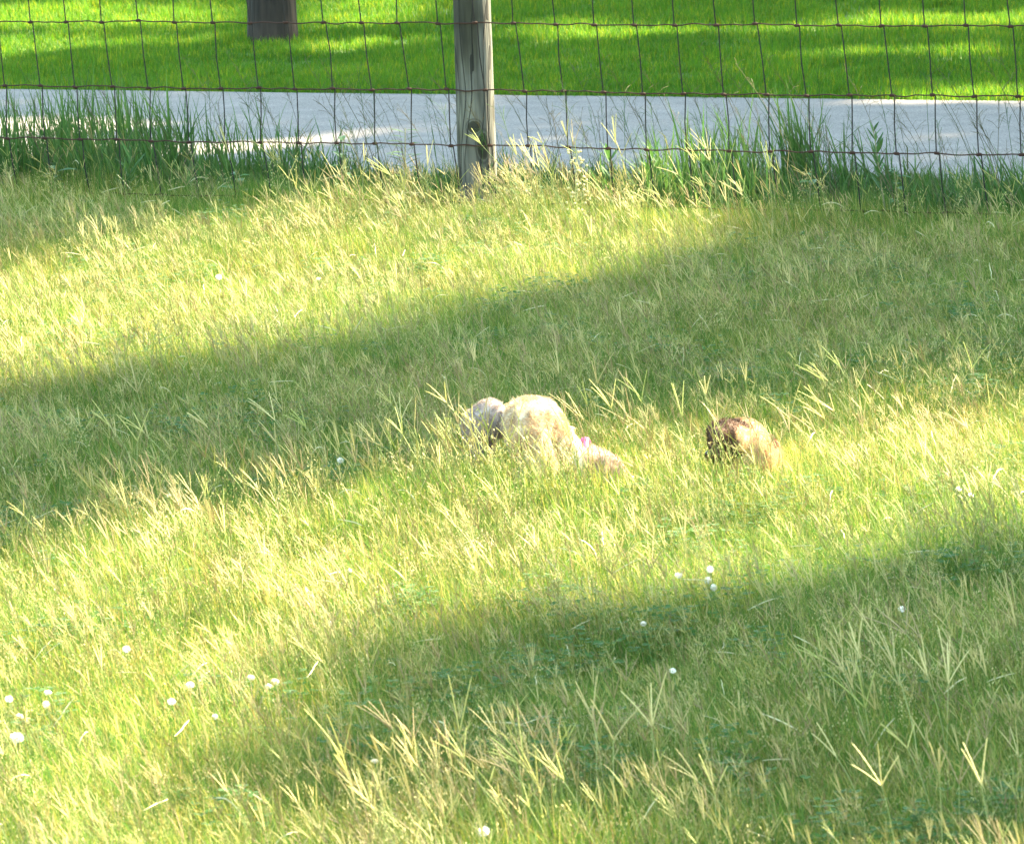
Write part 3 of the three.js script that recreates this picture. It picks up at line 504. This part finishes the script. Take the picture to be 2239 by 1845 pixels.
// ---------------------------------------------------------------- white clover heads
{
  const stemM = std(rgb(0.12, 0.2, 0.05), 0.7), petalM = leafMat(rgb(0.82, 0.78, 0.7), 0.25, { roughness: 0.8 });
  const head = (() => { const sh = new Shape(), n = 70; for (let i = 0; i < n; i++) { const y = 1 - 2 * (i + 0.5) / n, r = Math.sqrt(1 - y * y), a = i * 2.39996, d = V(Math.cos(a) * r, y, Math.sin(a) * r), u = d.clone().cross(V(0.3, 1, 0.2)).normalize(), b = d.clone().multiplyScalar(0.004), m = d.clone().multiplyScalar(0.0085), e = d.clone().multiplyScalar(0.0115).add(V(0, 0.001, 0)); sh.ribbon([b, m, e], [0.002, 0.0034, 0.001], u); } return sh.build(); })();
  const clover = (px, py, size, label, group, h = 0.125) => {
    const top = fromPhoto(px, py, h), o = thing('clover_flower', top.clone().setY(0), label, 'flower', group), st = new Shape();
    st.tube([V(0.02, 0, 0), V(0.012, h * 0.6, 0), V(0, h, 0)], [0.0012, 0.0011, 0.001], 5); mesh('stem', st.build(), stemM, o);
    const f = mesh('flower_head', head, petalM, o); f.position.set(0, h + 0.004, 0); f.scale.set(size * rr(0.75, 0.95), size * rr(0.5, 0.8), size * 0.85); f.rotation.x = gauss() * 0.4; f.rotation.y = rnd() * 6;
  };
  const single = [[478, 609, 1.25, 'white clover head alone in the sunlit grass at upper left', 0.16], [696, 612, 0.7, 'tiny white clover head in the upper sunlit band left of the post', 0.15], [744, 1010, 1.1, 'white clover head at the shade edge left of the dogs'], [369, 1087, 0.8, 'small white clover head in sun below the left shade'],
    [36, 1618, 1.5, 'largest white clover head, near the lower left corner'], [721, 1367, 0.7, 'small white clover head left of the lower shade'], [819, 1669, 0.8, 'white clover head at the left end of the lower shade'], [1058, 1823, 1.3, 'white clover head at the bottom edge of the picture'],
    [764, 1252, 0.7, 'tiny white clover head in the middle sunlit grass'], [276, 1424, 0.9, 'white clover head alone in the left sunlit grass'], [1973, 1336, 1.0, 'white clover head alone in the right hand shade'], [1407, 1368, 0.8, 'small white clover head in shade below the three clustered ones'], [1471, 1471, 0.8, 'white clover head in the middle of the lower shade'], [470, 1572, 0.8, 'small white clover head right of the lower left group']];
  for (const [x, y, s, l, h] of single) clover(x, y, s, l, undefined, h ?? 0.125);
  for (const [x, y] of [[1553, 1249], [1484, 1262], [1548, 1273], [1561, 1289]]) clover(x, y, 0.95, 'white clover head in the cluster at the lower shade edge', 'clustered clover heads');
  for (const [x, y] of [[548, 1486], [601, 1495], [587, 1505], [415, 1502], [375, 1539]]) clover(x, y, 0.95, 'white clover head in the loose group left of the lower shade', 'clover heads left of the lower shade');
  for (const [x, y] of [[104, 1519], [19, 1533], [100, 1545], [43, 1571]]) clover(x, y, 0.9, 'white clover head in the group near the left edge', 'clover heads at the left edge');
  for (const [x, y] of [[2097, 1073], [2124, 1087]]) clover(x, y, 0.85, 'one of two white clover heads near the right edge', 'clover heads at the right edge');
}

// ---------------------------------------------------------------- leafy weeds on the fence line
{
  const leaf = (l, w, droop) => { const sh = new Shape(), n = 5; let pl, pr, pm; for (let i = 0; i <= n; i++) { const t = i / n, x = l * t, y = l * (0.35 * t - droop * t * t), ww = w * Math.sin(Math.PI * Math.pow(t, 0.8)) * 0.5 + 0.0004, m = V(x, y - ww * 0.25, 0), a = V(x, y, -ww), b = V(x, y, ww); if (i) { sh.quad(pl, a, m, pm); sh.quad(pm, m, b, pr); } pl = a; pm = m; pr = b; } return sh.build(); };
  const kinds = { narrow: [leaf(0.075, 0.013, 0.1), leaf(0.06, 0.011, 0.25)], broad: [leaf(0.085, 0.03, 0.35), leaf(0.065, 0.026, 0.5)], ladder: [leaf(0.07, 0.014, 0.3), leaf(0.055, 0.012, 0.35)] };
  const mats = [leafMat(rgb(0.05, 0.12, 0.035), 0.3), leafMat(rgb(0.065, 0.15, 0.03), 0.3)], stemM = std(rgb(0.2, 0.19, 0.09), 0.8);
  const weed = (px, py, v, h, n, kind, size, lean, label) => {
    const f = place(alongOf(fromPhoto(px, py)), v), o = thing('leafy_weed', f, label, 'weed', 'weeds along the fence'), st = new Shape(), at = (t) => V(lean * h * t, h * t, 0);
    st.tube([at(0), at(0.5), at(1)], [0.0035, 0.003, 0.0015], 6); mesh('stem', st.build(), stemM, o);
    for (let i = 0; i < n; i++) {
      const t = kind === 'broad' ? 0.15 + 0.85 * i / n : 0.38 + 0.62 * i / n, lf = mesh('leaf', pick(kinds[kind]), pick(mats), o), s = size * (1.1 - 0.55 * Math.max(0, t - 0.6)) * rr(0.8, 1.15);
      lf.position.copy(at(t)); lf.rotation.order = 'YXZ'; lf.rotation.set(gauss() * 0.3, kind === 'ladder' ? (i % 2 ? 0 : Math.PI) + gauss() * 0.25 : kind === 'narrow' ? i * 2.4 + gauss() * 0.3 : i * 2.4, kind === 'narrow' ? 0.45 + 0.3 * t : 0.15 + 0.2 * gauss()); lf.scale.setScalar(s);
    }
  };
  weed(2120, 470, 0.02, 0.40, 24, 'narrow', 1.0, -0.12, 'upright weed with narrow upswept leaves near the right edge of the fence');
  weed(925, 480, 0.05, 0.37, 24, 'ladder', 1.05, 0.04, 'dark fern-like weed with ladder leaves just left of the post');
  weed(62, 455, 0.0, 0.36, 20, 'broad', 0.95, -0.05, 'broad-leaved green weed at the far left of the fence');
  weed(150, 470, -0.06, 0.22, 16, 'broad', 1.05, 0.1, 'low bushy weed beside the far left fence wires');
  weed(770, 480, 0.06, 0.33, 20, 'broad', 0.9, 0.05, 'leafy weed in the thick growth midway between left edge and post');
  weed(1110, 500, 0.08, 0.17, 16, 'broad', 1.15, 0.15, 'low broad-leaved weed just right of the post');
  weed(1330, 500, 0.06, 0.28, 18, 'narrow', 1.25, 0.06, 'dark green weed behind the sunlit seed stalks');
  weed(1455, 500, 0.05, 0.30, 18, 'narrow', 1.25, -0.06, 'dark green weed right of the tallest seed stalks');
  weed(1800, 500, 0.08, 0.24, 16, 'broad', 0.9, 0.1, 'leafy weed on the right third of the fence');
  weed(2010, 505, 0.06, 0.26, 16, 'broad', 0.95, -0.08, 'leafy weed left of the narrow-leaved one at the right');
  weed(300, 470, 0.02, 0.25, 16, 'narrow', 1.2, 0.15, 'dark weed leaning right on the left third of the fence');
  weed(560, 475, 0.03, 0.2, 16, 'broad', 0.9, -0.1, 'low leafy weed below the tree trunk on the fence line');
  // small seeding herb in the sunny bunch
  const o = thing('seeding_herb', fromPhoto(1268, 540), 'straw coloured seeding herb with tiny pods right of the post', 'weed'), st = new Shape();
  st.tube([V(0, 0, 0), V(-0.008, 0.2, 0), V(0, 0.36, 0)], [0.0022, 0.0018, 0.0008], 5); mesh('stem', st.build(), std(rgb(0.4, 0.38, 0.16), 0.7), o);
  const pod = new THREE.SphereGeometry(0.0048, 7, 5), pm = std(rgb(0.5, 0.42, 0.2), 0.7), tw = new Shape();
  for (let i = 0; i < 44; i++) { const y = rr(0.1, 0.36), a = rnd() * 6.283, l = rr(0.012, 0.04) * (1.3 - y), e = V(Math.cos(a) * l, y + 0.012, Math.sin(a) * l); tw.tube([V(-0.004, y - 0.008, 0), e], [0.0007, 0.0005], 3); mesh('pod', pod, pm, o).position.copy(e); }
  mesh('twigs', tw.build(), std(rgb(0.4, 0.38, 0.16), 0.7), o);
}
renderer.render(scene, camera);
